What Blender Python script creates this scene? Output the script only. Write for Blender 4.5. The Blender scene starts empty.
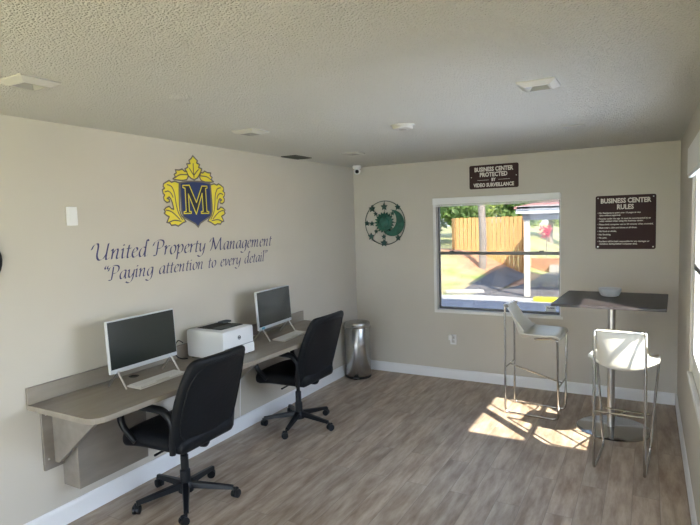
import bpy, bmesh, math, random
from mathutils import Vector, Matrix, noise
random.seed(7)
PI = math.pi
C = bpy.context.scene.collection
sc = bpy.context.scene
W = 3.362; H = 2.44; YB = -8.0; T = 0.14

# ------------------------------------------------------------------ camera
cam_d = bpy.data.cameras.new('camera'); cam = bpy.data.objects.new('camera', cam_d); C.objects.link(cam)
R_ = Vector((0.87502452, 0.48317875, -0.02950212)); U_ = Vector((-0.01078689, 0.08039198, 0.99670496)); F_ = Vector((-0.48395839, 0.87182304, -0.07555695))
m = Matrix(((R_.x, U_.x, -F_.x), (R_.y, U_.y, -F_.y), (R_.z, U_.z, -F_.z))).to_4x4()
m.translation = Vector((3.10876, -5.74657, 1.79775))
cam.matrix_world = m
cam_d.sensor_fit = 'HORIZONTAL'; cam_d.sensor_width = 36.0; cam_d.lens = 36.0 * 537.98 / 700.0
cam_d.clip_start = 0.05; cam_d.clip_end = 300
sc.camera = cam

# ------------------------------------------------------------------ light
world = bpy.data.worlds.new('world'); sc.world = world; world.use_nodes = True
wn = world.node_tree; wn.nodes.clear()
wo = wn.nodes.new('ShaderNodeOutputWorld'); wb = wn.nodes.new('ShaderNodeBackground')
tc = wn.nodes.new('ShaderNodeTexCoord'); sx = wn.nodes.new('ShaderNodeSeparateXYZ'); cr = wn.nodes.new('ShaderNodeValToRGB')
wn.links.new(tc.outputs['Generated'], sx.inputs[0]); wn.links.new(sx.outputs['Z'], cr.inputs[0])
cr.color_ramp.elements[0].position = 0.0; cr.color_ramp.elements[0].color = (0.82, 0.91, 1.0, 1)
cr.color_ramp.elements[1].position = 0.7; cr.color_ramp.elements[1].color = (0.42, 0.62, 1.0, 1)
wn.links.new(cr.outputs[0], wb.inputs[0]); wb.inputs[1].default_value = 3.6
wn.links.new(wb.outputs[0], wo.inputs[0])
sun_d = bpy.data.lights.new('sun', 'SUN'); sun_d.energy = 15.0; sun_d.color = (1.0, 0.93, 0.80); sun_d.angle = math.radians(0.55)
sun = bpy.data.objects.new('sun', sun_d); C.objects.link(sun)
SUN = Vector((-1.0, 0.98, -1.29))
sun.rotation_euler = SUN.to_track_quat('-Z', 'Y').to_euler(); sun.location = (8, -8, 10)
sc.view_settings.view_transform = 'Standard'; sc.view_settings.look = 'None'; sc.view_settings.gamma = 1.0
sc.view_settings.use_curve_mapping = False
sc.view_settings.exposure = 1.82

# ------------------------------------------------------------------ materials
def mat(name, col, rough=0.6, metal=0.0, spec=0.5, coat=0.0, var=0.0, vscale=8.0, bump=0.0, bscale=60.0, bdist=0.002, emit=None):
    ma = bpy.data.materials.new(name); ma.use_nodes = True; nt = ma.node_tree
    b = nt.nodes['Principled BSDF']
    b.inputs['Base Color'].default_value = (*col, 1); b.inputs['Roughness'].default_value = rough
    b.inputs['Metallic'].default_value = metal; b.inputs['Specular IOR Level'].default_value = spec
    b.inputs['Coat Weight'].default_value = coat
    t = nt.nodes.new('ShaderNodeTexCoord')
    if var:
        n = nt.nodes.new('ShaderNodeTexNoise'); n.inputs['Scale'].default_value = vscale; n.inputs['Detail'].default_value = 4
        nt.links.new(t.outputs['Object'], n.inputs['Vector'])
        r = nt.nodes.new('ShaderNodeValToRGB')
        r.color_ramp.elements[0].position = .3; r.color_ramp.elements[1].position = .7
        r.color_ramp.elements[0].color = (*[c * (1 - var) for c in col], 1); r.color_ramp.elements[1].color = (*[min(1, c * (1 + var)) for c in col], 1)
        nt.links.new(n.outputs['Fac'], r.inputs[0]); nt.links.new(r.outputs[0], b.inputs['Base Color'])
    if bump:
        n2 = nt.nodes.new('ShaderNodeTexNoise'); n2.inputs['Scale'].default_value = bscale; n2.inputs['Detail'].default_value = 3
        nt.links.new(t.outputs['Object'], n2.inputs['Vector'])
        bp = nt.nodes.new('ShaderNodeBump'); bp.inputs['Strength'].default_value = bump; bp.inputs['Distance'].default_value = bdist
        nt.links.new(n2.outputs['Fac'], bp.inputs['Height']); nt.links.new(bp.outputs[0], b.inputs['Normal'])
    return ma

M = {}
M['wall'] = mat('wall paint', (0.55, 0.513, 0.445), 0.62, var=.02, vscale=2, bump=.25, bscale=120, bdist=.001)
M['trim'] = mat('white trim paint', (0.80, 0.80, 0.80), 0.4)
M['white'] = mat('white plastic', (0.78, 0.78, 0.77), 0.35)
M['fixture'] = mat('fixture enamel', (0.52, 0.50, 0.46), 0.5)
M['darkgrille'] = mat('dark grille', (0.035, 0.04, 0.03), 0.5)
M['cavity'] = mat('light cavity', (0.35, 0.34, 0.31), 0.5)
M['black'] = mat('black plastic', (0.006, 0.007, 0.009), 0.42, spec=.35)
M['leather'] = mat('black leather', (0.005, 0.006, 0.008), 0.55, spec=.22, bump=.35, bscale=35, bdist=.004)
M['chrome'] = mat('chrome', (0.50, 0.49, 0.47), 0.13, metal=1)
M['chromed'] = mat('polished base plate', (0.42, 0.42, 0.42), 0.12, metal=1)
M['steel'] = mat('brushed steel', (0.42, 0.42, 0.41), 0.26, metal=1)
M['steel2'] = mat('satin steel', (0.55, 0.54, 0.52), 0.3, metal=1)
M['seat'] = mat('ivory seat shell', (0.76, 0.74, 0.66), 0.28)
M['tabletop'] = mat('dark tabletop', (0.042, 0.036, 0.038), 0.4, spec=.28)
M['bowl'] = mat('grey bowl', (0.60, 0.61, 0.60), 0.4)
M['pc'] = mat('white computer casing', (0.58, 0.60, 0.63), 0.35)
M['screen'] = mat('dark screen', (0.022, 0.027, 0.024), 0.25, spec=.6)
M['keys'] = mat('light keys', (0.66, 0.64, 0.60), 0.5)
M['printer'] = mat('printer casing', (0.66, 0.67, 0.68), 0.4)
M['tray'] = mat('printer tray', (0.008, 0.009, 0.009), 0.6, spec=.15)
M['tray2'] = mat('printer tray cover', (0.05, 0.06, 0.058), 0.5, spec=.25)
M['logo'] = mat('printer logo', (0.10, 0.12, 0.14), 0.5)
M['navy'] = mat('navy vinyl', (0.035, 0.035, 0.13), 0.5)
M['shield'] = mat('shield navy vinyl', (0.018, 0.038, 0.15), 0.5)
M['gold'] = mat('yellow vinyl', (0.80, 0.68, 0.06), 0.5)
M['greyv'] = mat('grey vinyl', (0.16, 0.145, 0.13), 0.5)
M['blackv'] = mat('dark vinyl', (0.012, 0.016, 0.035), 0.5)
M['sign'] = mat('brown sign', (0.050, 0.026, 0.025), 0.6, spec=.2)
M['signtext'] = mat('white sign text', (0.72, 0.68, 0.62), 0.5)
M['green'] = mat('green metal', (0.012, 0.095, 0.062), 0.4, var=.35, vscale=25)
M['greend'] = mat('dark green metal', (0.012, 0.055, 0.042), 0.4)
M['frame'] = mat('aluminium window frame', (0.10, 0.10, 0.10), 0.4, metal=.5)
M['jamb'] = mat('window jamb', (0.74, 0.73, 0.70), 0.5)
M['stickw'] = mat('sticker white', (0.75, 0.76, 0.72), 0.5)
M['sticky'] = mat('yellow paint', (0.75, 0.72, 0.05), 0.5)
M['concrete'] = mat('concrete', (0.50, 0.48, 0.45), 0.8, var=.15, vscale=3)
M['walk'] = mat('shade-tinted paving', (0.085, 0.105, 0.15), 0.8, var=.1, vscale=3)  # bluish building shade is put into the paving colour
M['dark_grey'] = mat('dark_grey', (0.16, 0.15, 0.15), 0.85, var=.3, vscale=2)  # plain dark grey with random variation
M['postw'] = mat('cream post', (0.74, 0.70, 0.60), 0.6)
M['fascia'] = mat('white fascia', (0.8, 0.8, 0.8), 0.6)
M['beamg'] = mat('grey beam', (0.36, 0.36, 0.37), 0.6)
M['shingle'] = mat('red shingle', (0.42, 0.20, 0.17), 0.8, var=.15, vscale=10)
M['bark'] = mat('palm bark', (0.36, 0.31, 0.27), 0.85, var=.25, vscale=14, bump=.6, bscale=20, bdist=.03)
M['flower'] = mat('red flower', (0.62, 0.03, 0.10), 0.6)
M['brick'] = mat('terracotta', (0.50, 0.25, 0.16), 0.8, var=.2, vscale=6)
M['stucco'] = mat('white stucco', (0.80, 0.80, 0.80), 0.8)  # only on the added sun blocker and bounce slab

def leafmat(name, col):
    ma = mat(name, col, 0.55, var=.35, vscale=1.3); nt = ma.node_tree; b = nt.nodes['Principled BSDF']
    tr = nt.nodes.new('ShaderNodeBsdfTranslucent'); mx = nt.nodes.new('ShaderNodeMixShader'); mx.inputs[0].default_value = .4
    tr.inputs[0].default_value = (*[min(1, c * 1.3) for c in col], 1)
    out = nt.nodes['Material Output']
    nt.links.new(b.outputs[0], mx.inputs[1]); nt.links.new(tr.outputs[0], mx.inputs[2]); nt.links.new(mx.outputs[0], out.inputs[0])
    return ma
M['leafa'] = leafmat('light leaves', (0.42, 0.50, 0.16)); M['leafb'] = leafmat('mid leaves', (0.20, 0.31, 0.10)); M['leafc'] = leafmat('grey green leaves', (0.40, 0.46, 0.38))

def glassmat(name, tint, refl):
    ma = bpy.data.materials.new(name); ma.use_nodes = True; nt = ma.node_tree; nt.nodes.clear()
    o = nt.nodes.new('ShaderNodeOutputMaterial'); t = nt.nodes.new('ShaderNodeBsdfTransparent'); t.inputs[0].default_value = (*tint, 1)
    g = nt.nodes.new('ShaderNodeBsdfGlossy'); g.inputs['Roughness'].default_value = 0.02
    f = nt.nodes.new('ShaderNodeFresnel'); f.inputs[0].default_value = 1.45
    mu = nt.nodes.new('ShaderNodeMath'); mu.operation = 'MULTIPLY'; mu.inputs[1].default_value = refl
    mx = nt.nodes.new('ShaderNodeMixShader')
    nt.links.new(f.outputs[0], mu.inputs[0]); nt.links.new(mu.outputs[0], mx.inputs[0])
    nt.links.new(t.outputs[0], mx.inputs[1]); nt.links.new(g.outputs[0], mx.inputs[2]); nt.links.new(mx.outputs[0], o.inputs[0])
    return ma
M['tint'] = glassmat('tinted glass', (0.36, 0.36, 0.36), 0.5)
M['clear'] = glassmat('clear glass', (0.97, 0.97, 0.97), 0.6)

# floor planks
def floor_mat():
    ma = bpy.data.materials.new('vinyl planks'); ma.use_nodes = True; nt = ma.node_tree; b = nt.nodes['Principled BSDF']; L = nt.links.new
    t = nt.nodes.new('ShaderNodeTexCoord'); mp = nt.nodes.new('ShaderNodeMapping'); mp.inputs['Rotation'].default_value = (0, 0, PI / 2)
    L(t.outputs['Object'], mp.inputs[0])
    br = nt.nodes.new('ShaderNodeTexBrick'); br.offset = .37; br.inputs['Scale'].default_value = 1
    br.inputs['Brick Width'].default_value = 1.22; br.inputs['Row Height'].default_value = .152; br.inputs['Mortar Size'].default_value = .0012
    br.inputs['Color1'].default_value = (0.0, 0.0, 0.0, 1); br.inputs['Color2'].default_value = (1, 1, 1, 1); br.inputs['Mortar'].default_value = (.3, .3, .3, 1)
    L(mp.outputs[0], br.inputs[0])
    # streaky grain, shifted per plank
    sc2 = nt.nodes.new('ShaderNodeVectorMath'); sc2.operation = 'SCALE'; sc2.inputs['Scale'].default_value = 7
    L(br.outputs['Color'], sc2.inputs[0])
    ad = nt.nodes.new('ShaderNodeVectorMath'); ad.operation = 'ADD'; L(t.outputs['Object'], ad.inputs[0]); L(sc2.outputs[0], ad.inputs[1])
    m2 = nt.nodes.new('ShaderNodeMapping'); m2.inputs['Scale'].default_value = (10, 1.8, 1); L(ad.outputs[0], m2.inputs[0])
    n = nt.nodes.new('ShaderNodeTexNoise'); n.inputs['Scale'].default_value = 1.6; n.inputs['Detail'].default_value = 7; n.inputs['Roughness'].default_value = .62
    L(m2.outputs[0], n.inputs['Vector'])
    r = nt.nodes.new('ShaderNodeValToRGB'); e = r.color_ramp.elements
    e[0].position = .33; e[0].color = (0.25, 0.175, 0.12, 1); e[1].position = .67; e[1].color = (0.52, 0.435, 0.345, 1)
    k = e.new(.5); k.color = (0.39, 0.305, 0.23, 1)
    L(n.outputs['Fac'], r.inputs[0])
    pm = nt.nodes.new('ShaderNodeMix'); pm.data_type = 'RGBA'; pm.blend_type = 'MULTIPLY'; pm.inputs[0].default_value = 1
    r2 = nt.nodes.new('ShaderNodeValToRGB'); r2.color_ramp.elements[0].color = (.88, .88, .88, 1); r2.color_ramp.elements[1].color = (1.08, 1.06, 1.04, 1)
    L(br.outputs['Color'], r2.inputs[0]); L(r.outputs[0], pm.inputs[6]); L(r2.outputs[0], pm.inputs[7])
    m3 = nt.nodes.new('ShaderNodeMix'); m3.data_type = 'RGBA'; L(br.outputs['Fac'], m3.inputs[0]); L(pm.outputs[2], m3.inputs[6]); m3.inputs[7].default_value = (.20, .16, .13, 1)
    L(m3.outputs[2], b.inputs['Base Color'])
    rr = nt.nodes.new('ShaderNodeMapRange'); rr.inputs[3].default_value = .30; rr.inputs[4].default_value = .48; L(n.outputs['Fac'], rr.inputs[0]); L(rr.outputs[0], b.inputs['Roughness'])
    bp = nt.nodes.new('ShaderNodeBump'); bp.inputs['Strength'].default_value = .15; bp.inputs['Distance'].default_value = .002
    L(n.outputs['Fac'], bp.inputs['Height']); L(bp.outputs[0], b.inputs['Normal'])
    return ma
M['floor'] = floor_mat()

def popcorn_mat():
    ma = bpy.data.materials.new('popcorn ceiling'); ma.use_nodes = True; nt = ma.node_tree; b = nt.nodes['Principled BSDF']; L = nt.links.new
    b.inputs['Base Color'].default_value = (.66, .64, .595, 1); b.inputs['Roughness'].default_value = .9
    t = nt.nodes.new('ShaderNodeTexCoord')
    n = nt.nodes.new('ShaderNodeTexNoise'); n.inputs['Scale'].default_value = 85; n.inputs['Detail'].default_value = 3; n.inputs['Roughness'].default_value = .6
    n2 = nt.nodes.new('ShaderNodeTexVoronoi'); n2.inputs['Scale'].default_value = 120
    L(t.outputs['Object'], n.inputs['Vector']); L(t.outputs['Object'], n2.inputs['Vector'])
    a = nt.nodes.new('ShaderNodeMath'); a.operation = 'SUBTRACT'; L(n.outputs['Fac'], a.inputs[0])
    h = nt.nodes.new('ShaderNodeMath'); h.operation = 'MULTIPLY'; h.inputs[1].default_value = .5; L(n2.outputs['Distance'], h.inputs[0]); L(h.outputs[0], a.inputs[1])
    bp = nt.nodes.new('ShaderNodeBump'); bp.inputs['Strength'].default_value = 1.0; bp.inputs['Distance'].default_value = .018
    L(a.outputs[0], bp.inputs['Height']); L(bp.outputs[0], b.inputs['Normal'])
    return ma
M['ceiling'] = popcorn_mat()

def wood_mat(name, c1, c2, scale, axis_scale, rough=.5):
    ma = bpy.data.materials.new(name); ma.use_nodes = True; nt = ma.node_tree; b = nt.nodes['Principled BSDF']; L = nt.links.new
    t = nt.nodes.new('ShaderNodeTexCoord'); mp = nt.nodes.new('ShaderNodeMapping'); mp.inputs['Scale'].default_value = axis_scale
    n = nt.nodes.new('ShaderNodeTexNoise'); n.inputs['Scale'].default_value = scale; n.inputs['Detail'].default_value = 6
    L(t.outputs['Object'], mp.inputs[0]); L(mp.outputs[0], n.inputs['Vector'])
    r = nt.nodes.new('ShaderNodeValToRGB'); r.color_ramp.elements[0].position = .3; r.color_ramp.elements[1].position = .7
    r.color_ramp.elements[0].color = (*c1, 1); r.color_ramp.elements[1].color = (*c2, 1)
    L(n.outputs['Fac'], r.inputs[0]); L(r.outputs[0], b.inputs['Base Color']); b.inputs['Roughness'].default_value = rough
    return ma
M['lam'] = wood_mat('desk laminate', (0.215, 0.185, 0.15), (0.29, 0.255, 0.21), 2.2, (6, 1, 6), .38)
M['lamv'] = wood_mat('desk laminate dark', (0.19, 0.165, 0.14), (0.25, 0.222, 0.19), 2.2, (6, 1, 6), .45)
M['fence'] = wood_mat('pine fence', (0.66, 0.37, 0.13), (0.78, 0.48, 0.19), 3, (5, 5, .6), .7)

def ground_mat():
    ma = bpy.data.materials.new('lawn and mulch'); ma.use_nodes = True; nt = ma.node_tree; b = nt.nodes['Principled BSDF']; L = nt.links.new
    t = nt.nodes.new('ShaderNodeTexCoord')
    n = nt.nodes.new('ShaderNodeTexNoise'); n.inputs['Scale'].default_value = 1.6; n.inputs['Detail'].default_value = 8; L(t.outputs['Object'], n.inputs['Vector'])
    r = nt.nodes.new('ShaderNodeValToRGB'); e = r.color_ramp.elements
    e[0].position = .35; e[0].color = (.30, .36, .10, 1); e[1].position = .62; e[1].color = (.52, .42, .24, 1)
    L(n.outputs['Fac'], r.inputs[0])
    n3 = nt.nodes.new('ShaderNodeTexNoise'); n3.inputs['Scale'].default_value = 9; n3.inputs['Detail'].default_value = 6; L(t.outputs['Object'], n3.inputs['Vector'])
    r3 = nt.nodes.new('ShaderNodeValToRGB'); f = r3.color_ramp.elements
    f[0].position = .35; f[0].color = (.45, .20, .10, 1); f[1].position = .65; f[1].color = (.62, .38, .24, 1); L(n3.outputs['Fac'], r3.inputs[0])
    s = nt.nodes.new('ShaderNodeSeparateXYZ'); L(t.outputs['Object'], s.inputs[0])
    a = nt.nodes.new('ShaderNodeMath'); a.operation = 'MULTIPLY_ADD'; a.inputs[1].default_value = 1.6; L(n.outputs['Fac'], a.inputs[0]); L(s.outputs['Y'], a.inputs[2])
    q = nt.nodes.new('ShaderNodeMath'); q.operation = 'MULTIPLY_ADD'; q.inputs[1].default_value = .75; L(s.outputs['X'], q.inputs[0]); L(a.outputs[0], q.inputs[2])
    g = nt.nodes.new('ShaderNodeMapRange'); g.inputs[1].default_value = 11.2; g.inputs[2].default_value = 11.9; L(q.outputs[0], g.inputs[0])
    lt = nt.nodes.new('ShaderNodeMath'); lt.operation = 'LESS_THAN'; lt.inputs[1].default_value = 15.0; L(s.outputs['Y'], lt.inputs[0])
    ml = nt.nodes.new('ShaderNodeMath'); ml.operation = 'MULTIPLY'; L(g.outputs[0], ml.inputs[0]); L(lt.outputs[0], ml.inputs[1]); g = ml
    mx = nt.nodes.new('ShaderNodeMix'); mx.data_type = 'RGBA'; L(g.outputs[0], mx.inputs[0]); L(r.outputs[0], mx.inputs[6]); L(r3.outputs[0], mx.inputs[7])
    L(mx.outputs[2], b.inputs['Base Color']); b.inputs['Roughness'].default_value = .9
    return ma
M['ground'] = ground_mat()

# ------------------------------------------------------------------ mesh helpers
class MB:
    def __init__(s): s.v = []; s.f = []
    def add(s, vs, fs):
        n = len(s.v); s.v += [tuple(p) for p in vs]; s.f += [tuple(i + n for i in f) for f in fs]; return s
    def box(s, x0, x1, y0, y1, z0, z1):
        vs = [(x0, y0, z0), (x1, y0, z0), (x1, y1, z0), (x0, y1, z0), (x0, y0, z1), (x1, y0, z1), (x1, y1, z1), (x0, y1, z1)]
        return s.add(vs, [(0, 3, 2, 1), (4, 5, 6, 7), (0, 1, 5, 4), (1, 2, 6, 5), (2, 3, 7, 6), (3, 0, 4, 7)])
    def prism(s, pts, fn, d0, d1):
        """extrude a 2D outline; fn(u, v, d) -> xyz"""
        n = len(pts)
        vs = [fn(u, v, d0) for u, v in pts] + [fn(u, v, d1) for u, v in pts]
        fs = [tuple(range(n))[::-1], tuple(range(n, 2 * n))] + [(i, (i + 1) % n, n + (i + 1) % n, n + i) for i in range(n)]
        return s.add(vs, fs)
    def tube(s, pts, r, seg=10, closed=False, cap=True):
        pts = [Vector(p) for p in pts]; n = len(pts); rs = r if isinstance(r, (list, tuple)) else [r] * n
        vs = []; up = None
        for i, p in enumerate(pts):
            a = pts[(i - 1) % n] if (i or closed) else pts[i]; b = pts[(i + 1) % n] if (i < n - 1 or closed) else pts[i]
            d = (b - a).normalized()
            if up is None: up = Vector((0, 0, 1)) if abs(d.z) < .9 else Vector((1, 0, 0))
            sdir = d.cross(up)
            if sdir.length < 1e-4: sdir = d.orthogonal()
            sdir.normalize(); up = sdir.cross(d).normalized()
            for k in range(seg):
                t = 2 * PI * k / seg; vs.append(p + (sdir * math.cos(t) + up * math.sin(t)) * rs[i])
        fs = []
        for i in range(n if closed else n - 1):
            for k in range(seg):
                a = i * seg + k; b = i * seg + (k + 1) % seg; j = (i + 1) % n
                fs.append((a, b, j * seg + (k + 1) % seg, j * seg + k))
        if not closed and cap:
            fs.append(tuple(range(seg))[::-1]); fs.append(tuple((n - 1) * seg + k for k in range(seg)))
        return s.add(vs, fs)
    def lathe(s, prof, cx=0, cy=0, cz=0, seg=32, capb=True, capt=True):
        vs = []; n = len(prof)
        for r, z in prof:
            for k in range(seg):
                t = 2 * PI * k / seg; vs.append((cx + r * math.cos(t), cy + r * math.sin(t), cz + z))
        fs = [(i * seg + k, i * seg + (k + 1) % seg, (i + 1) * seg + (k + 1) % seg, (i + 1) * seg + k) for i in range(n - 1) for k in range(seg)]
        if capb: fs.append(tuple(range(seg))[::-1])
        if capt: fs.append(tuple((n - 1) * seg + k for k in range(seg)))
        return s.add(vs, fs)
    def rbox(s, hx, hy, hz, r, n, fn=lambda p: p):
        """rounded box, gridded, then warped by fn"""
        idx = {}; vs = []; fs = []
        def vid(i, j, k):
            key = (i, j, k)
            if key not in idx:
                p = Vector((hx * (2 * i / n - 1), hy * (2 * j / n - 1), hz * (2 * k / n - 1)))
                rr = (min(r, hx), min(r, hy), min(r, hz))
                q = Vector([max(-h + a, min(h - a, c)) for c, h, a in zip(p, (hx, hy, hz), rr)])
                d = Vector([(p[t] - q[t]) / rr[t] for t in range(3)])
                if d.length > 1e-9:
                    mxc = max(abs(d.x), abs(d.y), abs(d.z)); d = d.normalized() * mxc
                p = q + Vector([d[t] * rr[t] for t in range(3)])
                idx[key] = len(vs); vs.append(tuple(fn(p)))
            return idx[key]
        for a in range(n):
            for b in range(n):
                for k, flip in ((0, True), (n, False)):
                    for q in ([vid(a, b, k), vid(a + 1, b, k), vid(a + 1, b + 1, k), vid(a, b + 1, k)],
                              [vid(k, a, b), vid(k, a + 1, b), vid(k, a + 1, b + 1), vid(k, a, b + 1)],
                              [vid(b, k, a), vid(b, k, a + 1), vid(b + 1, k, a + 1), vid(b + 1, k, a)]):
                        fs.append(tuple(q[::-1] if flip else q))
        return s.add(vs, fs)
    def build(s, name, m_, parent=None, smooth=True, bevel=0, loc=None, ang=38):
        me = bpy.data.meshes.new(name); me.from_pydata(s.v, [], s.f); me.validate(); me.update()
        bm = bmesh.new(); bm.from_mesh(me); bmesh.ops.recalc_face_normals(bm, faces=bm.faces[:]); bm.to_mesh(me); bm.free()
        o = bpy.data.objects.new(name, me); C.objects.link(o)
        if m_ is not None: me.materials.append(M[m_] if isinstance(m_, str) else m_)
        if smooth:
            for p in me.polygons: p.use_smooth = True
            me.set_sharp_from_angle(angle=math.radians(ang))
        if bevel:
            b = o.modifiers.new('bevel', 'BEVEL'); b.width = bevel; b.segments = 3; b.limit_method = 'ANGLE'; b.angle_limit = math.radians(40)
        if loc: o.location = loc
        if parent: o.parent = parent
        return o

def tag(o, label=None, cat=None, group=None, kind=None):
    if label: o['label'] = label
    if cat: o['category'] = cat
    if group: o['group'] = group
    if kind: o['kind'] = kind
    return o
def thing(name, label, cat, loc=(0, 0, 0), rz=0, group=None):
    o = bpy.data.objects.new(name, None); C.objects.link(o); o.location = loc; o.rotation_euler = (0, 0, rz); o.empty_display_size = .1
    return tag(o, label, cat, group)
def copy_tree(o, parent=None):
    c = o.copy(); C.objects.link(c); c.parent = parent
    for ch in [x for x in list(bpy.data.objects) if x.parent == o]: copy_tree(ch, c)
    return c
def catmull(P, k=6, closed=False):
    if len(P) < 3: return list(P)
    out = []; n = len(P)
    for i in range(n if closed else n - 1):
        p0 = P[(i - 1) % n] if (i or closed) else P[0]; p1 = P[i]; p2 = P[(i + 1) % n]; p3 = P[(i + 2) % n] if (i < n - 2 or closed) else P[-1]
        for j in range(k):
            t = j / k
            out.append(tuple(.5 * (2 * b + (c - a) * t + (2 * a - 5 * b + 4 * c - d) * t * t + (-a + 3 * b - 3 * c + d) * t ** 3) for a, b, c, d in zip(p0, p1, p2, p3)))
    if not closed: out.append(tuple(P[-1]))
    return out
def fillet(P, r, k=5):
    """round the corners of a 3D polyline"""
    P = [Vector(p) for p in P]; out = [P[0]]
    for i in range(1, len(P) - 1):
        a = (P[i - 1] - P[i]); b = (P[i + 1] - P[i]); d = min(r, a.length * .45, b.length * .45)
        A = P[i] + a.normalized() * d; B = P[i] + b.normalized() * d
        for j in range(k + 1):
            t = j / k; out.append(A * (1 - t) ** 2 + P[i] * 2 * t * (1 - t) + B * t * t)
    out.append(P[-1]); return out

# ------------------------------------------------------------------ room shell
def struct(o): o['kind'] = 'structure'; return o
struct(MB().box(-T, W + T, YB - T, T, -.12, 0).build('floor', 'floor', smooth=False))
struct(MB().box(-T, W + T, YB - T, T, H, H + .14).build('ceiling', 'ceiling', smooth=False))
struct(MB().box(-T, 0, YB - T, T, 0, H).build('wall_left', 'wall', smooth=False))
def wall_with_holes(name, fn, a0, a1, holes):
    """fn(a, d, z) maps along-wall, depth, height; holes = (a0,a1,z0,z1) sorted"""
    mb = MB()
    def bx(p, q, z0, z1):
        A = fn(p, 0, z0); B = fn(q, 1, z1)
        mb.box(min(A[0], B[0]), max(A[0], B[0]), min(A[1], B[1]), max(A[1], B[1]), z0, z1)
    c = a0
    for h0, h1, z0, z1 in holes:
        bx(c, h0, 0, H); c = h1
        if z0 > 0: bx(h0, h1, 0, z0)
        bx(h0, h1, z1, H)
    bx(c, a1, 0, H)
    return struct(mb.build(name, 'wall', smooth=False))
WX0, WX1, WZ0, WZ1 = 1.035, 2.335, .775, 2.01
wall_with_holes('wall_back', lambda a, d, z: (a, d * T, z), 0, W, [(WX0, WX1, WZ0, WZ1)])
RW = [(-7.3, -5.9), (-3.40, -1.54)]  # first opening is added behind the camera for daylight
wall_with_holes('wall_right', lambda a, d, z: (W + d * T, a, z), YB, T, [(RW[0][0], RW[0][1], .80, 2.05), (RW[1][0], RW[1][1], .72, 2.20)])
wall_with_holes('wall_front', lambda a, d, z: (a, YB - d * T, z), 0, W, [(.5, 2.9, 0, 2.1)])  # opening added behind the camera to let daylight in

def baseboard(name, p, q, nrm, h=.112):
    """profile board along p->q"""
    p = Vector(p); q = Vector(q); n = Vector(nrm)
    prof = [(0, 0), (.014, 0), (.014, h - .022), (.010, h - .008), (.005, h), (0, h)]
    mb = MB(); vs = []
    for e in (p, q): vs += [tuple(e + n * a + Vector((0, 0, b))) for a, b in prof]
    k = len(prof)
    mb.add(vs, [tuple(range(k)), tuple(range(k, 2 * k))] + [(i, (i + 1) % k, k + (i + 1) % k, k + i) for i in range(k)])
    return struct(mb.build(name, 'trim', smooth=False))
baseboard('baseboard_left', (0, YB, 0), (0, 0, 0), (1, 0, 0), .125)
baseboard('baseboard_back', (.014, 0, 0), (W - .014, 0, 0), (0, -1, 0))
baseboard('baseboard_right', (W, YB, 0), (W, 0, 0), (-1, 0, 0))

# windows -----------------------------------------------------------
def window(name, fn, a0, a1, z0, z1, glass, rail=None, mullions=(), sill=True, w=.014, wb=.03, D0=.065):
    """fn(a, d, z): d = depth into the wall from the room side"""
    root = struct(bpy.data.objects.new(name, None)); C.objects.link(root)
    def bx(mb, p, q, d0, d1, zz0, zz1):
        A = fn(p, d0, zz0); B = fn(q, d1, zz1)
        mb.box(min(A[0], B[0]), max(A[0], B[0]), min(A[1], B[1]), max(A[1], B[1]), zz0, zz1)
    fr = MB(); D1 = D0 + .03
    bx(fr, a0, a0 + w, D0, D1, z0, z1); bx(fr, a1 - w, a1, D0, D1, z0, z1)
    bx(fr, a0 + w, a1 - w, D0, D1, z0, z0 + wb); bx(fr, a0 + w, a1 - w, D0, D1, z1 - min(w, .03), z1)
    for mu in mullions: bx(fr, mu - .045, mu + .045, D0 - .005, D1 + .005, z0, z1)
    fr.build('window_frame', 'jamb' if mullions else 'frame', root, smooth=False, bevel=.003)
    if rail:
        r = MB(); bx(r, a0 + w, a1 - w, D0 - .005, D0 + .027, rail - .017, rail + .017); ro = r.build('meeting_rail', 'frame', root, smooth=False, bevel=.003)
        if not mullions:
            lk = MB()
            for f in (.12, .86): a = a0 + (a1 - a0) * f; bx(lk, a - .025, a + .025, D0 - .02, D0 + .01, rail + .017, rail + .030)
            lk.build('sash_lock', 'frame', ro, smooth=False, bevel=.003)
    g = MB(); bx(g, a0 + w * .8, a1 - w * .8, D0 + .021, D0 + .024, z0 + w * .8, z1 - w * .8); g.build('window_pane', glass, root, smooth=False)
    if sill:
        s = MB(); bx(s, a0 - .03, a1 + .03, -.012, .0, z0 - .028, z0); bx(s, a0, a1, -.012, D0 - .002, z0 - .001, z0 + .006); s.build('window_sill', 'jamb', root, smooth=False, bevel=.003)
    return root
fb = lambda a, d, z: (a, d, z)
fr_ = lambda a, d, z: (W + d, a, z)
window('window_1', fb, WX0, WX1, WZ0, WZ1, 'tint', rail=1.413)
window('window_2', fr_, RW[1][0], RW[1][1], .72, 2.20, 'clear', rail=1.44, mullions=(-2.42,), w=.06, wb=.14, D0=.018)
window('added_window_side', fr_, RW[0][0], RW[0][1], .80, 2.05, 'clear')  # unseen window, added to bring fill daylight in behind the camera
window('added_window_rear', lambda a, d, z: (a, YB - d, z), .5, 2.9, 0.001, 2.1, 'clear', mullions=(1.7,), sill=False)  # unseen glazing, added for daylight from behind the camera
# painted casing around the back window
cs = MB(); cs.box(WX0 - .032, WX0, -.014, 0, WZ0 - .028, WZ1 + .02); cs.box(WX1, WX1 + .012, -.012, 0, WZ0 - .028, WZ1 + .01)
struct(cs.build('trim_1', 'jamb', smooth=False, bevel=.003))

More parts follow.
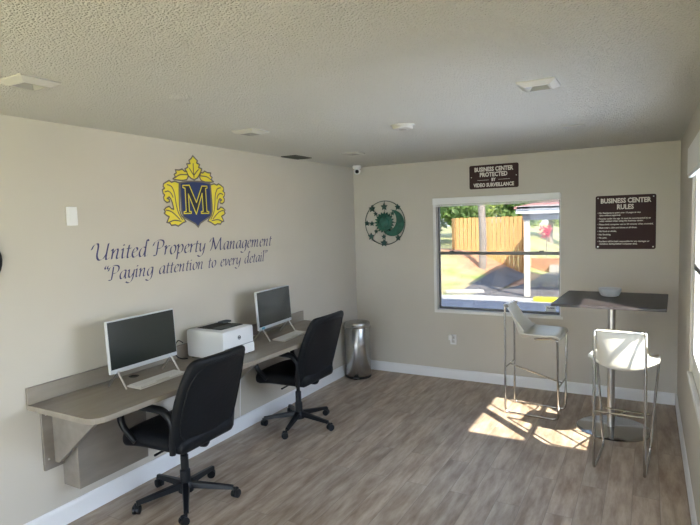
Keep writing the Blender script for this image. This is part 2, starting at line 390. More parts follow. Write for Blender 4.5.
# raised blinds
def blind(name, label, fn, a0, a1, z0, z1):
    t = thing(name, label, 'blind')
    A = fn(a0, -.030, z0); B = fn(a1, .0, z1)
    mb = MB().box(min(A[0], B[0]), max(A[0], B[0]), min(A[1], B[1]), max(A[1], B[1]), z0, z1); mb.build('headrail', 'trim', t, smooth=False, bevel=.004)
    sl = MB()
    for i in range(6):
        z = z0 - .004 - i * .0032
        A = fn(a0 + .01, -.026, z - .002); B = fn(a1 - .01, -.004, z)
        sl.box(min(A[0], B[0]), max(A[0], B[0]), min(A[1], B[1]), max(A[1], B[1]), z - .002, z)
    sl.build('stacked_slats', 'trim', t, smooth=False)
    return t
blind('window_blind', 'white blind drawn up above the back window under the small brown sign', fb, WX0 - .03, WX1 + .005, 1.955, 2.028)
blind('window_blind', 'white blind drawn up over the sunny right-hand window', fr_, RW[1][0] + .01, RW[1][1] + .01, 2.04, 2.21)

# ------------------------------------------------------------------ outdoors
def sm(t): t = max(0, min(1, t)); return t * t * (3 - 2 * t)
def gh(x, y):
    return -.40 + 1.02 * sm((y - 9.4) / 4.8) * sm((-x - .0) / 3.2) + .25 * sm((y - 16) / 12)
mb = MB(); N = 70; X0, X1, Y0, Y1 = -45, 45, -25, 60
xs = [X0 + (X1 - X0) * i / N for i in range(N + 1)] ; ys = [Y0 + (Y1 - Y0) * i / N for i in range(N + 1)]
xs = sorted(set(xs + [-6 + .25 * i for i in range(32)])); ys = sorted(set(ys + [8 + .25 * i for i in range(32)]))
vs = [(x, y, gh(x, y)) for y in ys for x in xs]; nx = len(xs)
mb.add(vs, [(j * nx + i, j * nx + i + 1, (j + 1) * nx + i + 1, (j + 1) * nx + i) for j in range(len(ys) - 1) for i in range(nx - 1)])
struct(mb.build('ground', 'ground', ang=80))
struct(MB().prism([(-30, .14), (30, .14), (30, 8.6), (-30, 8.0)], lambda u, v, d: (u, v, d), -.42, -.385).build('walkway', 'walk', smooth=False))  # dark blue-grey colour stands in for the shaded band
struct(MB().prism([(-30, 8.0), (30, 8.6), (30, 9.05), (.4, 9.05), (-1.3, 9.3), (-2.0, 9.0), (-30, 8.3)], lambda u, v, d: (u, v, d), -.42, -.38).build('sidewalk', 'concrete', smooth=False))
struct(MB().prism([(-1.25, 9.3), (.4, 9.1), (30, 9.1), (30, 16), (-.2, 16), (-.75, 13)], lambda u, v, d: (u, v, d), -.42, -.372).build('dark_ground', 'dark_grey', smooth=False))  # flat dark grey area at the foot of the slope
struct(MB().prism([(-.2, 16), (30, 16), (30, 30), (1.2, 30)], lambda u, v, d: (u, v, d), -.40, -.09).build('courtyard', 'concrete', smooth=False))
kb = MB().rbox(.55, .09, .07, .05, 6).build('curb', 'concrete', loc=(-1.55, 9.5, -.34)); kb.rotation_euler = (0, 0, .35); struct(kb)
tag(MB().rbox(.3, .09, .06, .03, 6).build('parking_block', 'sticky', loc=(.85, 8.55, -.325)), 'yellow painted block on the pavement outside, behind the bar table corner', 'parking block')

struct(MB().box(W + T + .05, 9.4, -3.95, .12, -.42, -.36).build('bounce_slab', 'stucco', smooth=False))  # pale slab added to bounce sunlight up to the ceiling
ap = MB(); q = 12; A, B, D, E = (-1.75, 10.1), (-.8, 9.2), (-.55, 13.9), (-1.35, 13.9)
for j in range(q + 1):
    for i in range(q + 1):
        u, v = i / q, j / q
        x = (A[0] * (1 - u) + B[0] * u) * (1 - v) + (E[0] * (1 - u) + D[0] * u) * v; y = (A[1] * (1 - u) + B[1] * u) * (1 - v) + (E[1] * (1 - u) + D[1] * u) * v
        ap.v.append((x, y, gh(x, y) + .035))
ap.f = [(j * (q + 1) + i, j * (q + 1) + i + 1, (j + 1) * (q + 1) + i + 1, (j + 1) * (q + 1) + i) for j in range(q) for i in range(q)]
struct(ap.build('dark_ground_slope', 'dark_grey'))  # same dark grey carried up the slope
# fence
t = thing('wooden_fence', 'tall honey-coloured wooden board fence standing outside beyond the lawn', 'fence', (-2.1, 14.2, 0))
nb = 17; x = -1.28; bw = 2.63 / nb
bmesh_b = MB()
for i in range(nb):
    xx = -1.36 + i * bw; zb = gh(xx - 2.1, 14.2) - .05
    bmesh_b.box(xx, xx + bw - .022, -.012 + (i % 2) * .008, .012 + (i % 2) * .008, zb, 1.815 + random.uniform(-.012, .012))
bmesh_b.build('board_panel', 'fence', t, smooth=False)
for z in (.75, 1.5):
    MB().box(-1.28, 1.27, .02, .06, z, z + .09).build('rail', 'fence', t, smooth=False)
for xx in (-1.24, 0, 1.20):
    MB().box(xx, xx + .09, .06, .15, gh(xx - 2.1, 14.2) - .1, 1.80).build('post', 'fence', t, smooth=False)
tag(MB().box(-.07, .07, -.07, .07, 0, 2.22).build('fence_post', 'fence', None, smooth=False, bevel=.008, loc=(-.735, 14.2, -.40)), 'thick wooden post at the right end of the board fence outside', 'post')

# palm trunk
t = thing('palm_tree', 'pale palm trunk standing in front of the wooden fence', 'tree', (-1.87, 12.6, gh(-1.87, 12.6) - .1))
pts = [(.03 * math.sin(i * .5), 0, i * .32) for i in range(22)]
MB().tube(pts, [.125 - .0012 * i + (.008 if i % 2 else 0) for i in range(22)], 14).build('trunk', 'bark', t)
fr = MB()
for k in range(18):
    a = k * 2.4; L0 = 2.4; el = .9 - (k % 5) * .35
    sp = [Vector((math.cos(a) * L0 * s, math.sin(a) * L0 * s, 6.7 + math.sin(el) * L0 * s - 1.6 * s * s)) for s in [j / 9 for j in range(10)]]
    sd = Vector((-math.sin(a), math.cos(a), 0))
    for j in range(9):
        w = .36 * math.sin(PI * (j + .6) / 10)
        for sg in (-1, 1): fr.add([sp[j], sp[j + 1], sp[j] + sd * sg * w + Vector((0, 0, -.15))], [(0, 1, 2)])
fr.build('fronds', 'leafb', t, smooth=False)

# foliage
def tree(name, label, cat, x, y, h, r, m_, n, seed, flat=1.0, trunk=True, leaf=.16, group=None):
    rnd = random.Random(seed); gz = gh(x, y)
    t = thing(name, label, cat, (x, y, gz), 0, group)
    if trunk: MB().tube([(0, 0, -.2), (.05, 0, h * .35), (.0, .05, h * .8)], [.16, .12, .05], 8).build('trunk', 'bark', t)
    lf = MB(); lobes = [(rnd.uniform(-.6, .6) * r, rnd.uniform(-.5, .5) * r, h - r * flat * rnd.uniform(.4, 1.7), r * rnd.uniform(.4, .65)) for _ in range(14)]
    for _ in range(n):
        lx, ly, lz, lr = rnd.choice(lobes); d = Vector((rnd.gauss(0, 1), rnd.gauss(0, 1), rnd.gauss(0, 1))).normalized() * lr * rnd.uniform(.75, 1.05)
        p = Vector((lx, ly, max(.1, lz))) + Vector((d.x, d.y, d.z * flat)); p.z = max(.06, p.z)
        u = Vector((rnd.gauss(0, 1), rnd.gauss(0, 1), rnd.gauss(0, 1))).normalized(); v = u.orthogonal().normalized(); s = leaf * rnd.uniform(.6, 1.2)
        lf.add([p - u * s, p - v * s * .45, p + u * s, p + v * s * .45], [(0, 1, 2, 3)])
    lf.build('foliage', m_, t, smooth=False)
    return t
hz = [(-7.0, 20, 3.9, 1.4, 'leafc', 'pale drooping tree outside at the left edge of the back window'),
      (-4.9, 23.5, 4.0, 1.6, 'leafa', 'bright green tree behind the left end of the wooden fence'),
      (-4.5, 18.4, 3.6, 1.15, 'leafb', 'dark green tree directly behind the palm trunk and fence'),
      (-1.6, 25.5, 4.1, 1.6, 'leafa', 'bright yellow-green tree seen between the shelter posts'),
      (-2.15, 19.9, 3.7, 1.2, 'leafb', 'mid green tree behind the fence beside the shelter eave')]
for i, (x, y, h, r, m_, lb) in enumerate(hz): tree('leafy_tree', lb, 'tree', x, y, h, r, m_, 3600, 20 + i, 1.1)
tree('hedge_bush', 'small green bush at the foot of the fence left end', 'bush', -4.1, 13.4, .75, .45, 'leafb', 500, 42, .7, False, .06)
# flowering shrub
t = tree('flowering_shrub', 'shrub with crimson red blossoms outside beyond the shelter posts', 'shrub', -.47, 17, 1.75, .24, 'flower', 300, 43, 1.0, False, .05)
MB().tube([(0, 0, 0), (.02, 0, 1.5)], .02, 6).build('stem', 'bark', t)

# low brick wall beyond courtyard
struct(MB().box(-.9, 7, 16.2, 16.4, -.42, .15).build('garden_wall', 'brick', smooth=False))

# shelter
t = thing('open_shelter', 'white-fascia open shelter with red shingle roof and square posts outside', 'shelter', (2.2, 11.5, -.40))
sx0, sx1, sy0, sy1 = -2.16, 2.6, -2.3, 1.7
MB().box(-2.02, -1.88, -2.26, -2.12, 0, 2.22).build('post', 'postw', t, smooth=False, bevel=.006)
for (a, b) in ((-1.42, .55), (1.9, -2.2), (1.9, 1.5)):
    MB().box(a - .07, a + .07, b - .07, b + .07, 0, 2.22).build('post', 'beamg', t, smooth=False, bevel=.006)
be = MB(); be.box(-2.05, 2.5, -2.28, -2.12, 2.10, 2.27); be.box(-2.05, -1.9, -2.12, 1.6, 2.10, 2.27); be.box(-2.05, 2.5, 1.45, 1.6, 2.10, 2.27)
be.build('beam', 'beamg', t, smooth=False)
fa = MB(); fa.box(sx0, sx1, sy0 - .12, sy0 - .08, 2.27, 2.46); fa.box(sx0 - .04, sx0, sy0 - .12, sy1 + .1, 2.27, 2.46); fa.box(sx0, sx1, sy0 - .16, sy0 - .12, 2.39, 2.47)
fa.build('fascia', 'fascia', t, smooth=False)
rf = MB().add([(sx0 - .08, sy0 - .16, 2.46), (sx1 + .1, sy0 - .16, 2.46), (sx1 + .1, sy1 + .16, 2.46), (sx0 - .08, sy1 + .16, 2.46), (sx0 + 2.1, 0, 2.98), (sx1 - 2.0, 0, 2.98),
               (sx0 - .08, sy0 - .16, 2.40), (sx1 + .1, sy0 - .16, 2.40), (sx1 + .1, sy1 + .16, 2.40), (sx0 - .08, sy1 + .16, 2.40)],
              [(0, 1, 5, 4), (1, 2, 5), (2, 3, 4, 5), (3, 0, 4), (6, 9, 8, 7), (0, 6, 7, 1), (1, 7, 8, 2), (2, 8, 9, 3), (3, 9, 6, 0)])
rf.build('roof', 'shingle', t, smooth=False)

# unseen wall added outside on the right to trim the floor's sun patch
struct(MB().box(W + T, 8.5, -4.35, -4.0, -.4, 3.42).build('sun_blocker_wall', 'stucco', smooth=False))

# ------------------------------------------------------------------ left wall lettering (broad-nib italic strokes)
GL = {
 'a': (.85, [[(.62, .93), (.45, 1), (.2, .85), (.05, .45), (.12, .05), (.3, .03), (.5, .3), (.62, .9)], [(.62, .95), (.58, .2), (.66, 0), (.84, .14)]]),
 'd': (.88, [[(.62, .93), (.45, 1), (.2, .85), (.05, .45), (.12, .05), (.3, .03), (.5, .3), (.62, .9)], [(.86, 1.62), (.68, 1.7), (.58, .2), (.66, 0), (.86, .14)]]),
 'e': (.66, [[(.08, .5), (.38, .6), (.5, .82), (.38, 1), (.18, .85), (.05, .4), (.15, .04), (.36, .03), (.58, .24)]]),
 'g': (.80, [[(.62, .93), (.45, 1), (.2, .85), (.05, .45), (.12, .05), (.3, .03), (.5, .3), (.62, .9)], [(.64, .95), (.58, 0), (.42, -.48), (.12, -.6), (-.12, -.45)]]),
 'i': (.42, [[(-.02, .82), (.12, .98), (.08, .2), (.16, 0), (.36, .16)], [(.12, 1.38), (.2, 1.3)]]),
 'l': (.42, [[(.0, 1.5), (.16, 1.68), (.08, .2), (.16, 0), (.36, .16)]]),
 'm': (1.26, [[(-.02, .82), (.12, .98), (.07, 0)], [(.09, .45), (.3, .9), (.46, .98), (.5, .78), (.45, 0)], [(.47, .45), (.68, .9), (.85, .98), (.9, .78), (.84, .2), (.92, 0), (1.14, .16)]]),
 'n': (.88, [[(-.02, .82), (.12, .98), (.07, 0)], [(.09, .45), (.32, .9), (.5, .98), (.55, .78), (.48, .2), (.56, 0), (.78, .16)]]),
 'o': (.74, [[(.38, 1), (.14, .82), (.05, .4), (.18, .02), (.42, .08), (.6, .5), (.54, .88), (.36, 1)]]),
 'p': (.82, [[(-.02, .82), (.14, .98), (.06, -.62)], [(.10, .5), (.3, .9), (.52, 1), (.66, .7), (.54, .2), (.32, .02), (.12, .12)]]),
 'r': (.58, [[(-.02, .82), (.12, .98), (.07, 0)], [(.09, .45), (.3, .9), (.52, .93)]]),
 't': (.50, [[(.22, 1.32), (.12, .2), (.22, 0), (.44, .16)], [(.0, .95), (.42, .98)]]),
 'v': (.66, [[(-.02, .85), (.12, .98), (.2, .02)], [(.2, .02), (.5, .5), (.54, .96)]]),
 'y': (.82, [[(-.02, .82), (.12, .98), (.1, .3), (.22, .03), (.42, .2), (.6, .6)], [(.66, .95), (.56, 0), (.38, -.46), (.1, -.58), (-.16, -.42)]]),
 'U': (1.42, [[(-.22, 1.05), (-.05, 1.5), (.22, 1.62), (.30, 1.3), (.25, .45), (.42, .02), (.75, .1), (1.02, .6)], [(1.12, 1.6), (1.0, .3), (1.08, 0), (1.32, .18)]]),
 'P': (1.02, [[(.32, 1.5), (.22, .15), (.1, -.02), (-.06, .02)], [(-.18, 1.05), (-.02, 1.45), (.4, 1.66), (.8, 1.55), (.88, 1.2), (.7, .82), (.34, .72)]]),
 'M': (1.66, [[(-.2, 1.05), (-.02, 1.45), (.2, 1.56), (.2, 1.1), (.12, .4), (-.04, 0)], [(.2, 1.56), (.42, .8), (.62, .1)], [(.62, .1), (.9, .85), (1.2, 1.56)], [(1.2, 1.56), (1.2, .5), (1.3, 0), (1.54, .18)]]),
 '"': (.55, [[(.12, 1.68), (.02, 1.5), (.08, 1.3)], [(.36, 1.68), (.26, 1.5), (.32, 1.3)]]),
 '^': (.5, [[(.1, 1.72), (.14, 1.55), (.02, 1.32)], [(.34, 1.72), (.38, 1.55), (.26, 1.32)]]),
 ' ': (.62, [])}
def lettering(name, label, text, y0, y1, zb, xh):
    adv = sum(GL[c][0] for c in text); sx_ = (y1 - y0) / adv; mb = MB(); pen = 0; nv = (.082 * math.cos(.6), .078 * math.sin(.6)); dd = 0
    for ch in text:
        a, strokes = GL[ch]
        for st in strokes:
            P = catmull(st, 6); dd = (dd + 1) % 5
            for p, q in zip(P[:-1], P[1:]):
                cx = []
                for (u, v) in ((p[0] - nv[0], p[1] - nv[1]), (q[0] - nv[0], q[1] - nv[1]), (q[0] + nv[0], q[1] + nv[1]), (p[0] + nv[0], p[1] + nv[1])):
                    cx.append((.0012 + dd * .00002, y0 + (pen + u + v * .13) * sx_, zb + v * xh))
                mb.add(cx, [(0, 1, 2, 3)])
        pen += a
    o = mb.build(name, 'navy', smooth=False)
    return tag(o, label, 'wall lettering')
lettering('wall_lettering', 'large navy script reading United Property Management on the left wall', 'United Property Management', -3.535, -1.66, 1.597, .066)
lettering('wall_lettering', 'smaller quoted navy script line, Paying attention to every detail, on the left wall', '"Paying attention to every detail^', -3.47, -1.74, 1.459, .057)

# emblem
t = thing('wall_emblem', 'yellow leaf crest with navy M shield on the left wall above the script', 'wall emblem', (0, -2.6, 2.06))
E_ = {
'side':[(-0.175,0.07),(-0.197,0.074),(-0.219,0.079),(-0.25,0.07),(-0.271,0.082),(-0.3,0.069),(-0.326,0.055),(-0.331,0.035),(-0.318,0.024),(-0.34,0.01),(-0.335,-0.015),(-0.321,-0.026),(-0.333,-0.043),(-0.328,-0.065),(-0.304,-0.081),(-0.277,-0.075),(-0.28,-0.058),(-0.299,-0.051),(-0.279,-0.039),(-0.265,-0.053),(-0.253,-0.08),(-0.247,-0.103),(-0.242,-0.131),(-0.263,-0.126),(-0.284,-0.109),(-0.314,-0.118),(-0.333,-0.134),(-0.323,-0.148),(-0.335,-0.16),(-0.313,-0.176),(-0.289,-0.186),(-0.301,-0.205),(-0.314,-0.227),(-0.286,-0.233),(-0.272,-0.25),(-0.235,-0.247),(-0.206,-0.257),(-0.182,-0.246),(-0.158,-0.233),(-0.126,-0.224),(-0.145,-0.2),(-0.169,-0.177),(-0.182,-0.142),(-0.183,-0.085),(-0.18,-0.005)],
'topl':[(-0.233,0.095),(-0.209,0.114),(-0.219,0.13),(-0.197,0.143),(-0.206,0.165),(-0.168,0.165),(-0.137,0.175),(-0.115,0.159),(-0.092,0.161),(-0.085,0.138),(-0.079,0.121),(-0.096,0.097),(-0.135,0.089),(-0.174,0.089),(-0.204,0.091)],
'top':[(-0.019,0.286),(0.004,0.268),(0.027,0.252),(0.017,0.233),(0.05,0.224),(0.036,0.199),(0.071,0.191),(0.057,0.165),(0.039,0.14),(0.017,0.115),(-0.016,0.101),(-0.048,0.108),(-0.075,0.127),(-0.092,0.155),(-0.109,0.177),(-0.077,0.195),(-0.088,0.217),(-0.052,0.224),(-0.062,0.247),(-0.038,0.263)],
'shield':[(-0.166,0.07),(-0.097,0.083),(-0.017,0.089),(0.074,0.088),(0.155,0.078),(0.156,-0.018),(0.156,-0.141),(0.142,-0.185),(0.069,-0.217),(0.026,-0.238),(-0.001,-0.268),(-0.03,-0.242),(-0.083,-0.219),(-0.147,-0.191),(-0.164,-0.142),(-0.167,-0.027)],
'M':[(-0.141,0.051),(-0.074,0.055),(-0.007,-0.076),(0.06,0.055),(0.117,0.056),(0.118,0.042),(0.1,0.037),(0.103,-0.144),(0.125,-0.148),(0.124,-0.161),(0.04,-0.161),(0.04,-0.148),(0.062,-0.144),(0.059,-0.003),(-0.014,-0.168),(-0.088,-0.013),(-0.086,-0.145),(-0.066,-0.148),(-0.067,-0.161),(-0.142,-0.162),(-0.141,-0.149),(-0.119,-0.145),(-0.119,0.03),(-0.141,0.036)]}
V_ = {'side': [[(-0.292,0.05),(-0.252,0.038),(-0.226,-0.012),(-0.216,-0.086),(-0.198,-0.154),(-0.161,-0.209)],[(-0.316,-0.004),(-0.286,0.003),(-0.258,-0.013),(-0.243,-0.041)],[(-0.292,-0.227),(-0.24,-0.213),(-0.173,-0.221)],[(-0.315,-0.137),(-0.265,-0.148),(-0.222,-0.177),(-0.187,-0.206)]],
      'topl': [[(-0.21,0.106),(-0.163,0.13),(-0.093,0.135)]],
      'top': [[(-0.02,0.225),(-0.021,0.178),(-0.018,0.119)],[(-0.061,0.186),(-0.044,0.164),(-0.02,0.136)],[(0.035,0.184),(0.009,0.162),(-0.017,0.137)],[(-0.02,0.19),(-0.02,0.16),(-0.019,0.13)]]}
def strokes(mb, P, w, d, closed=False):
    n = len(P); rng = range(n if closed else n - 1)
    for i in rng:
        a = Vector(P[i]); b = Vector(P[(i + 1) % n]); v = b - a
        if v.length < 1e-6: continue
        nn = Vector((-v.y, v.x)).normalized() * w / 2; e = v.normalized() * w * .35
        mb.add([(d, *(a - nn - e)), (d, *(b - nn + e)), (d, *(b + nn + e)), (d, *(a + nn - e))], [(0, 1, 2, 3)])
def mir(P, c): return [(2 * c - a, b) for a, b in P][::-1]
def leaf(key, mirror=None):
    o_ = E_[key]; vv = V_[key]
    if mirror is not None: o_ = mir(o_, mirror); vv = [mir(p, mirror) for p in vv]
    lo = MB().prism(o_, lambda u, v, d: (d, u, v), .0006, .0012).build('leaf', 'gold', t, smooth=False)
    s = MB(); strokes(s, o_, .011, .0016, True)
    for p in vv: strokes(s, catmull(p, 4), .009, .00175)
    s.build('leaf_outline', 'greyv', lo, smooth=False)
leaf('side'); leaf('side', -.008); leaf('topl'); leaf('topl', -.018); leaf('top')
sh = MB().prism(E_['shield'], lambda u, v, d: (d, u, v), .0008, .0022).build('shield', 'shield', t, smooth=False)
s = MB(); strokes(s, E_['shield'], .012, .0026, True); s.build('shield_outline', 'greyv', sh, smooth=False)
MB().prism(E_['M'], lambda u, v, d: (d, u, v), .0023, .0028).build('letter', 'blackv', sh, smooth=False)
s = MB(); strokes(s, E_['M'], .009, .0032, True); s.build('letter_outline', 'gold', sh, smooth=False)

# ------------------------------------------------------------------ back wall signs
def text_mesh(txt, size, m_, parent, loc, align='CENTER', sx=1.0, offs=0.0, name='sign_text'):
    cu = bpy.data.curves.new(name, 'FONT'); cu.body = txt; cu.size = size; cu.align_x = align; cu.extrude = .0004; cu.offset = offs; cu.resolution_u = 2
    o = bpy.data.objects.new(name, cu); C.objects.link(o)
    me = bpy.data.meshes.new_from_object(o); bpy.data.objects.remove(o)
    me.materials.clear(); me.materials.append(M[m_])
    me.transform(Matrix.Translation(loc) @ Matrix.Rotation(PI / 2, 4, 'X') @ Matrix.Diagonal((sx, 1, 1, 1)))
    ob = bpy.data.objects.new(name, me); C.objects.link(ob); ob.parent = parent
    return ob
def rrect(w, h, r, k=5):
    out = []
    for cx, cy, a in ((w / 2 - r, h / 2 - r, 0), (-w / 2 + r, h / 2 - r, PI / 2), (-w / 2 + r, -h / 2 + r, PI), (w / 2 - r, -h / 2 + r, 1.5 * PI)):
        for i in range(k + 1): b = a + PI / 2 * i / k; out.append((cx + r * math.cos(b), cy + r * math.sin(b)))
    return out
def sign(label, cx, cz, w, h):
    t = thing('wall_sign', label, 'sign', (cx, 0, cz))
    MB().prism(rrect(w, h, .018), lambda u, v, d: (u, -d, v), 0.0, .006).build('sign_plate', 'sign', t, smooth=False)
    for a, b in ((-1, 1), (1, 1), (-1, -1), (1, -1)):
        if h > .4 or b > 0:
            zz = b * (h / 2 - .022) if h > .4 else .0
            MB().lathe([(.006, 0), (.005, .002)], seg=10).build('screw', 'steel2', t).matrix_local = Matrix.Translation((a * (w / 2 - .022), -.006, zz)) @ Matrix.Rotation(PI / 2, 4, 'X')
    return t
t = sign('small brown sign about video surveillance above the back window', 1.679, 2.23, .515, .25)
for s_, z, size, k in (('BUSINESS CENTER', .058, .062, .80), ('PROTECTED', .002, .062, .84), ('BY', -.048, .046, .8), ('VIDEO SURVEILLANCE', -.104, .053, .80)):
    text_mesh(s_, size, 'signtext', t, (0, -.0066, z), sx=k, offs=.0022)
for a in (-.17, .05): MB().box(a, a + .12, -.0072, -.006, -.036, -.033).build('rule_line', 'signtext', t, smooth=False)
t = sign('large brown business center rules sign to the right of the back window', 2.918, 1.717, .512, .512)
text_mesh('BUSINESS CENTER', .062, 'signtext', t, (0, -.0066, .185), sx=.84, offs=.0022)
text_mesh('RULES', .062, 'signtext', t, (0, -.0066, .125), sx=.84, offs=.0022)
rules = ['\u2022 No Residents to print over 10 pages at one', '   time without approval.', '\u2022 Persons under the age 16 must be accompanied by an', '   adult resident when using the business center.',
         '\u2022 Please limit computer use to 30 minutes when crowded.', '\u2022 Must wear a shirt and shoes at all times.', '\u2022 No food or drinks.', '\u2022 No Smoking.', '\u2022 No pets.',
         '\u2022 Resident will be held responsible for any damages or', '   violations during his/her computer time.']
zz = [.085, .062, .030, .007, -.025, -.057, -.090, -.122, -.153, -.188, -.212]
for s_, z in zip(rules, zz): text_mesh(s_, .0205, 'signtext', t, (-.238, -.0066, z), align='LEFT', sx=.98, offs=.0006)

# celestial art
t = thing('celestial_wall_art', 'round green metal sun, moon and stars ornament on the back wall', 'wall art', (.410, -.016, 1.772))
fnA = lambda u, v, d: (u, d, v)
MB().tube([(.255 * math.cos(a), 0, .255 * math.sin(a)) for a in [2 * PI * k / 56 for k in range(56)]], .0045, 8, closed=True).build('ring', 'greend', t)
sunp = []
for k in range(96):
    a = 2 * PI * k / 96; r = .112 + .014 * math.cos(a * 20); sunp.append((-.005 + r * math.cos(a), .005 + r * math.sin(a)))
so = MB().prism(sunp, fnA, -.004, .004).build('sun_face', 'green', t, smooth=False)
MB().rbox(.062, .012, .062, .06, 10, lambda p: (p.x - .005, p.y - .006, p.z + .005)).build('sun_disc', 'green', so)
mo = []; 
for k in range(25):
    a = math.radians(-128 + 208 * k / 24); mo.append((.098 + .15 * math.cos(a), -.005 + .152 * math.sin(a)))
for k in range(25):
    a = math.radians(68 - 176 * k / 24); mo.append((.030 + .122 * math.cos(a) , .035 + .130 * math.sin(a)))
MB().prism(mo, fnA, -.010, -.004).build('crescent_moon', 'green', t, smooth=False)
for (px, py, r) in ((0, .188, .042), (-.157, .17, .042), (.172, .178, .034), (-.112, .108, .028), (.105, .108, .026), (-.228, 0, .032), (-.163, -.005, .030), (-.112, -.097, .026), (-.178, -.157, .042), (-.012, -.162, .030), (-.012, -.235, .044), (.17, -.175, .036)):
    a0 = math.atan2(py, px); sp_ = []
    for k in range(10):
        a = PI / 2 + PI * k / 5; q = r * 1.15 if k % 2 == 0 else r * .58; sp_.append((px + q * math.cos(a), py + q * math.sin(a)))
    MB().prism(sp_, fnA, -.012, -.008).build('star', 'greend', t, smooth=False)
rd = MB()
for k in range(8):
    a = PI / 4 * k; rd.tube([(.09 * math.cos(a), .002, .09 * math.sin(a)), (.252 * math.cos(a), .002, .252 * math.sin(a))], .0025, 6)
rd.build('spoke', 'greend', t)
# mounting stub reaches the wall
MB().tube([(-.005, 0, .005), (-.005, .016, .005)], .006, 8).build('hanger', 'greend', t)

# ------------------------------------------------------------------ left wall small items
t = thing('switch_plate', 'blank white cover plate on the left wall beside the crest', 'wall plate', (0, -3.665, 1.882))
MB().rbox(.006, .036, .058, .004, 4, lambda p: (p.x + .006, p.y, p.z)).build('cover', 'white', t)
MB().box(.012, .0135, -.022, .022, -.045, .045).build('inset', 'white', t, smooth=False, bevel=.001)
t = thing('wall_clock', 'dark-rimmed round object on left wall at the photo edge', 'wall clock', (0, -4.238, 1.645))
MB().lathe([(.14, 0), (.14, .02), (.12, .03), (.118, .02)], seg=32, capt=False).build('rim', 'black', t).matrix_local = Matrix.Rotation(PI / 2, 4, 'Y')
MB().lathe([(.118, .012), (.118, .014)], seg=32).build('face', 'white', t).matrix_local = Matrix.Rotation(PI / 2, 4, 'Y')

# outlet
t = thing('wall_outlet', 'white electrical outlet low on the back wall below the window', 'outlet', (1.215, 0, .450))
MB().rbox(.036, .004, .058, .003, 4, lambda p: (p.x, p.y - .004, p.z)).build('cover_plate', 'white', t)
for z in (-.022, .022):
    MB().box(-.016, .016, -.0105, -.008, z - .014, z + .014).build('socket', 'fixture', t, smooth=False, bevel=.002)
tag(MB().rbox(.022, .024, .030, .008, 5, lambda p: (1.195 + p.x, -.0345 + p.y, .478 + p.z)).build('plug_adapter', 'white'), 'small white plug-in adapter in the outlet under the window', 'plug adapter')  # plug-in adapter at the upper socket

# window sticker
t = thing('window_sticker', 'small white label with dark writing inside the lower right window corner', 'sticker', (2.235, .0855, .832))
MB().box(-.05, .05, -.0008, 0, -.028, .030).build('label_sheet', 'stickw', t, smooth=False)
text_mesh('ALARM', .026, 'blackv', t, (0, -.0012, .004), sx=.9, offs=.0012, name='label_text')

# ------------------------------------------------------------------ ceiling items
def downlight(label, x, y, s=.088, d=.022):
    t = thing('square_downlight', label, 'ceiling light', (x, y, H), 0, None)
    o = s; i = s * .62
    def ring(h, z): return [(-h, -h, z), (h, -h, z), (h, h, z), (-h, h, z)]
    vs = ring(o, 0) + ring(o, -.006) + ring(i + .004, -d) + ring(i - .006, -d)
    fs = []
    for k in range(3):
        fs += [(4 * k + j, 4 * k + (j + 1) % 4, 4 * k + 4 + (j + 1) % 4, 4 * k + 4 + j) for j in range(4)]
    MB().add(vs, fs).build('trim_frame', 'fixture', t, smooth=False)
    vs = ring(i - .006, -d) + ring(i * .55, -.002); fs = [(j, (j + 1) % 4, 4 + (j + 1) % 4, 4 + j) for j in range(4)] + [(4, 5, 6, 7)]
    MB().add(vs, fs).build('baffle', 'cavity', t, smooth=False)
    return t
downlight('square ceiling light at the far left of the ceiling', .775, -4.335)
downlight('square ceiling light over the left wall crest', .705, -2.775, .09)
downlight('square ceiling light in the right half of the ceiling above the bar stools', 2.635, -2.955, .09)
downlight('square ceiling light farthest back near the corner camera', .67, -1.23, .085, .014)
t = thing('ceiling_vent', 'dark rectangular air vent in the ceiling near the left wall', 'air vent', (.115, -1.36, H))
vf = MB(); vf.box(-.085, .085, -.14, -.12, -.008, 0); vf.box(-.085, .085, .12, .14, -.008, 0); vf.box(-.085, -.068, -.12, .12, -.008, 0); vf.box(.068, .085, -.12, .12, -.008, 0)
vf.build('vent_frame', 'darkgrille', t, smooth=False)
sl = MB()
for i in range(8): x = -.062 + i * .0155; sl.add([(x, -.12, -.007), (x + .012, -.12, -.001), (x + .012, .12, -.001), (x, .12, -.007)], [(0, 1, 2, 3)])
sl.build('louvre', 'darkgrille', t, smooth=False)
t = thing('smoke_detector', 'round white smoke detector in the middle of the ceiling', 'smoke detector', (1.645, -2.32, H))
MB().lathe([(.058, -.030), (.066, -.026), (.069, -.014), (.069, 0)], seg=32).build('housing', 'fixture', t)
MB().lathe([(.078, -.008), (.082, -.005), (.082, 0)], seg=32).build('mounting_ring', 'fixture', t)
MB().lathe([(.022, -.033), (.026, -.030)], seg=20).build('button', 'cavity', t)
tag(MB().lathe([(.06, -.004), (.066, 0)], seg=28).build('blanking_plate', 'ceiling', loc=(1.05, -3.75, H)), 'faint round cover plate painted over on the ceiling', 'ceiling plate')
tag(MB().box(-.075, .075, -.05, .05, -.006, 0).build('cover_plate', 'fixture', smooth=False, bevel=.002, loc=(2.63, -1.5, H)), 'flat rectangular cover plate on the ceiling near the brown signs', 'ceiling plate')
t = thing('security_camera', 'white dome security camera in the far left ceiling corner', 'camera', (.150, -.185, H))
MB().lathe([(.045, -.032), (.050, -.028), (.050, 0)], seg=24).build('mount', 'white', t)
MB().rbox(.04, .04, .04, .04, 10, lambda p: (p.x, p.y, p.z - .062)).build('eyeball', 'white', t)
MB().rbox(.022, .022, .022, .022, 8, lambda p: (p.x + .014, p.y - .026, p.z - .068)).build('lens', 'black', t)

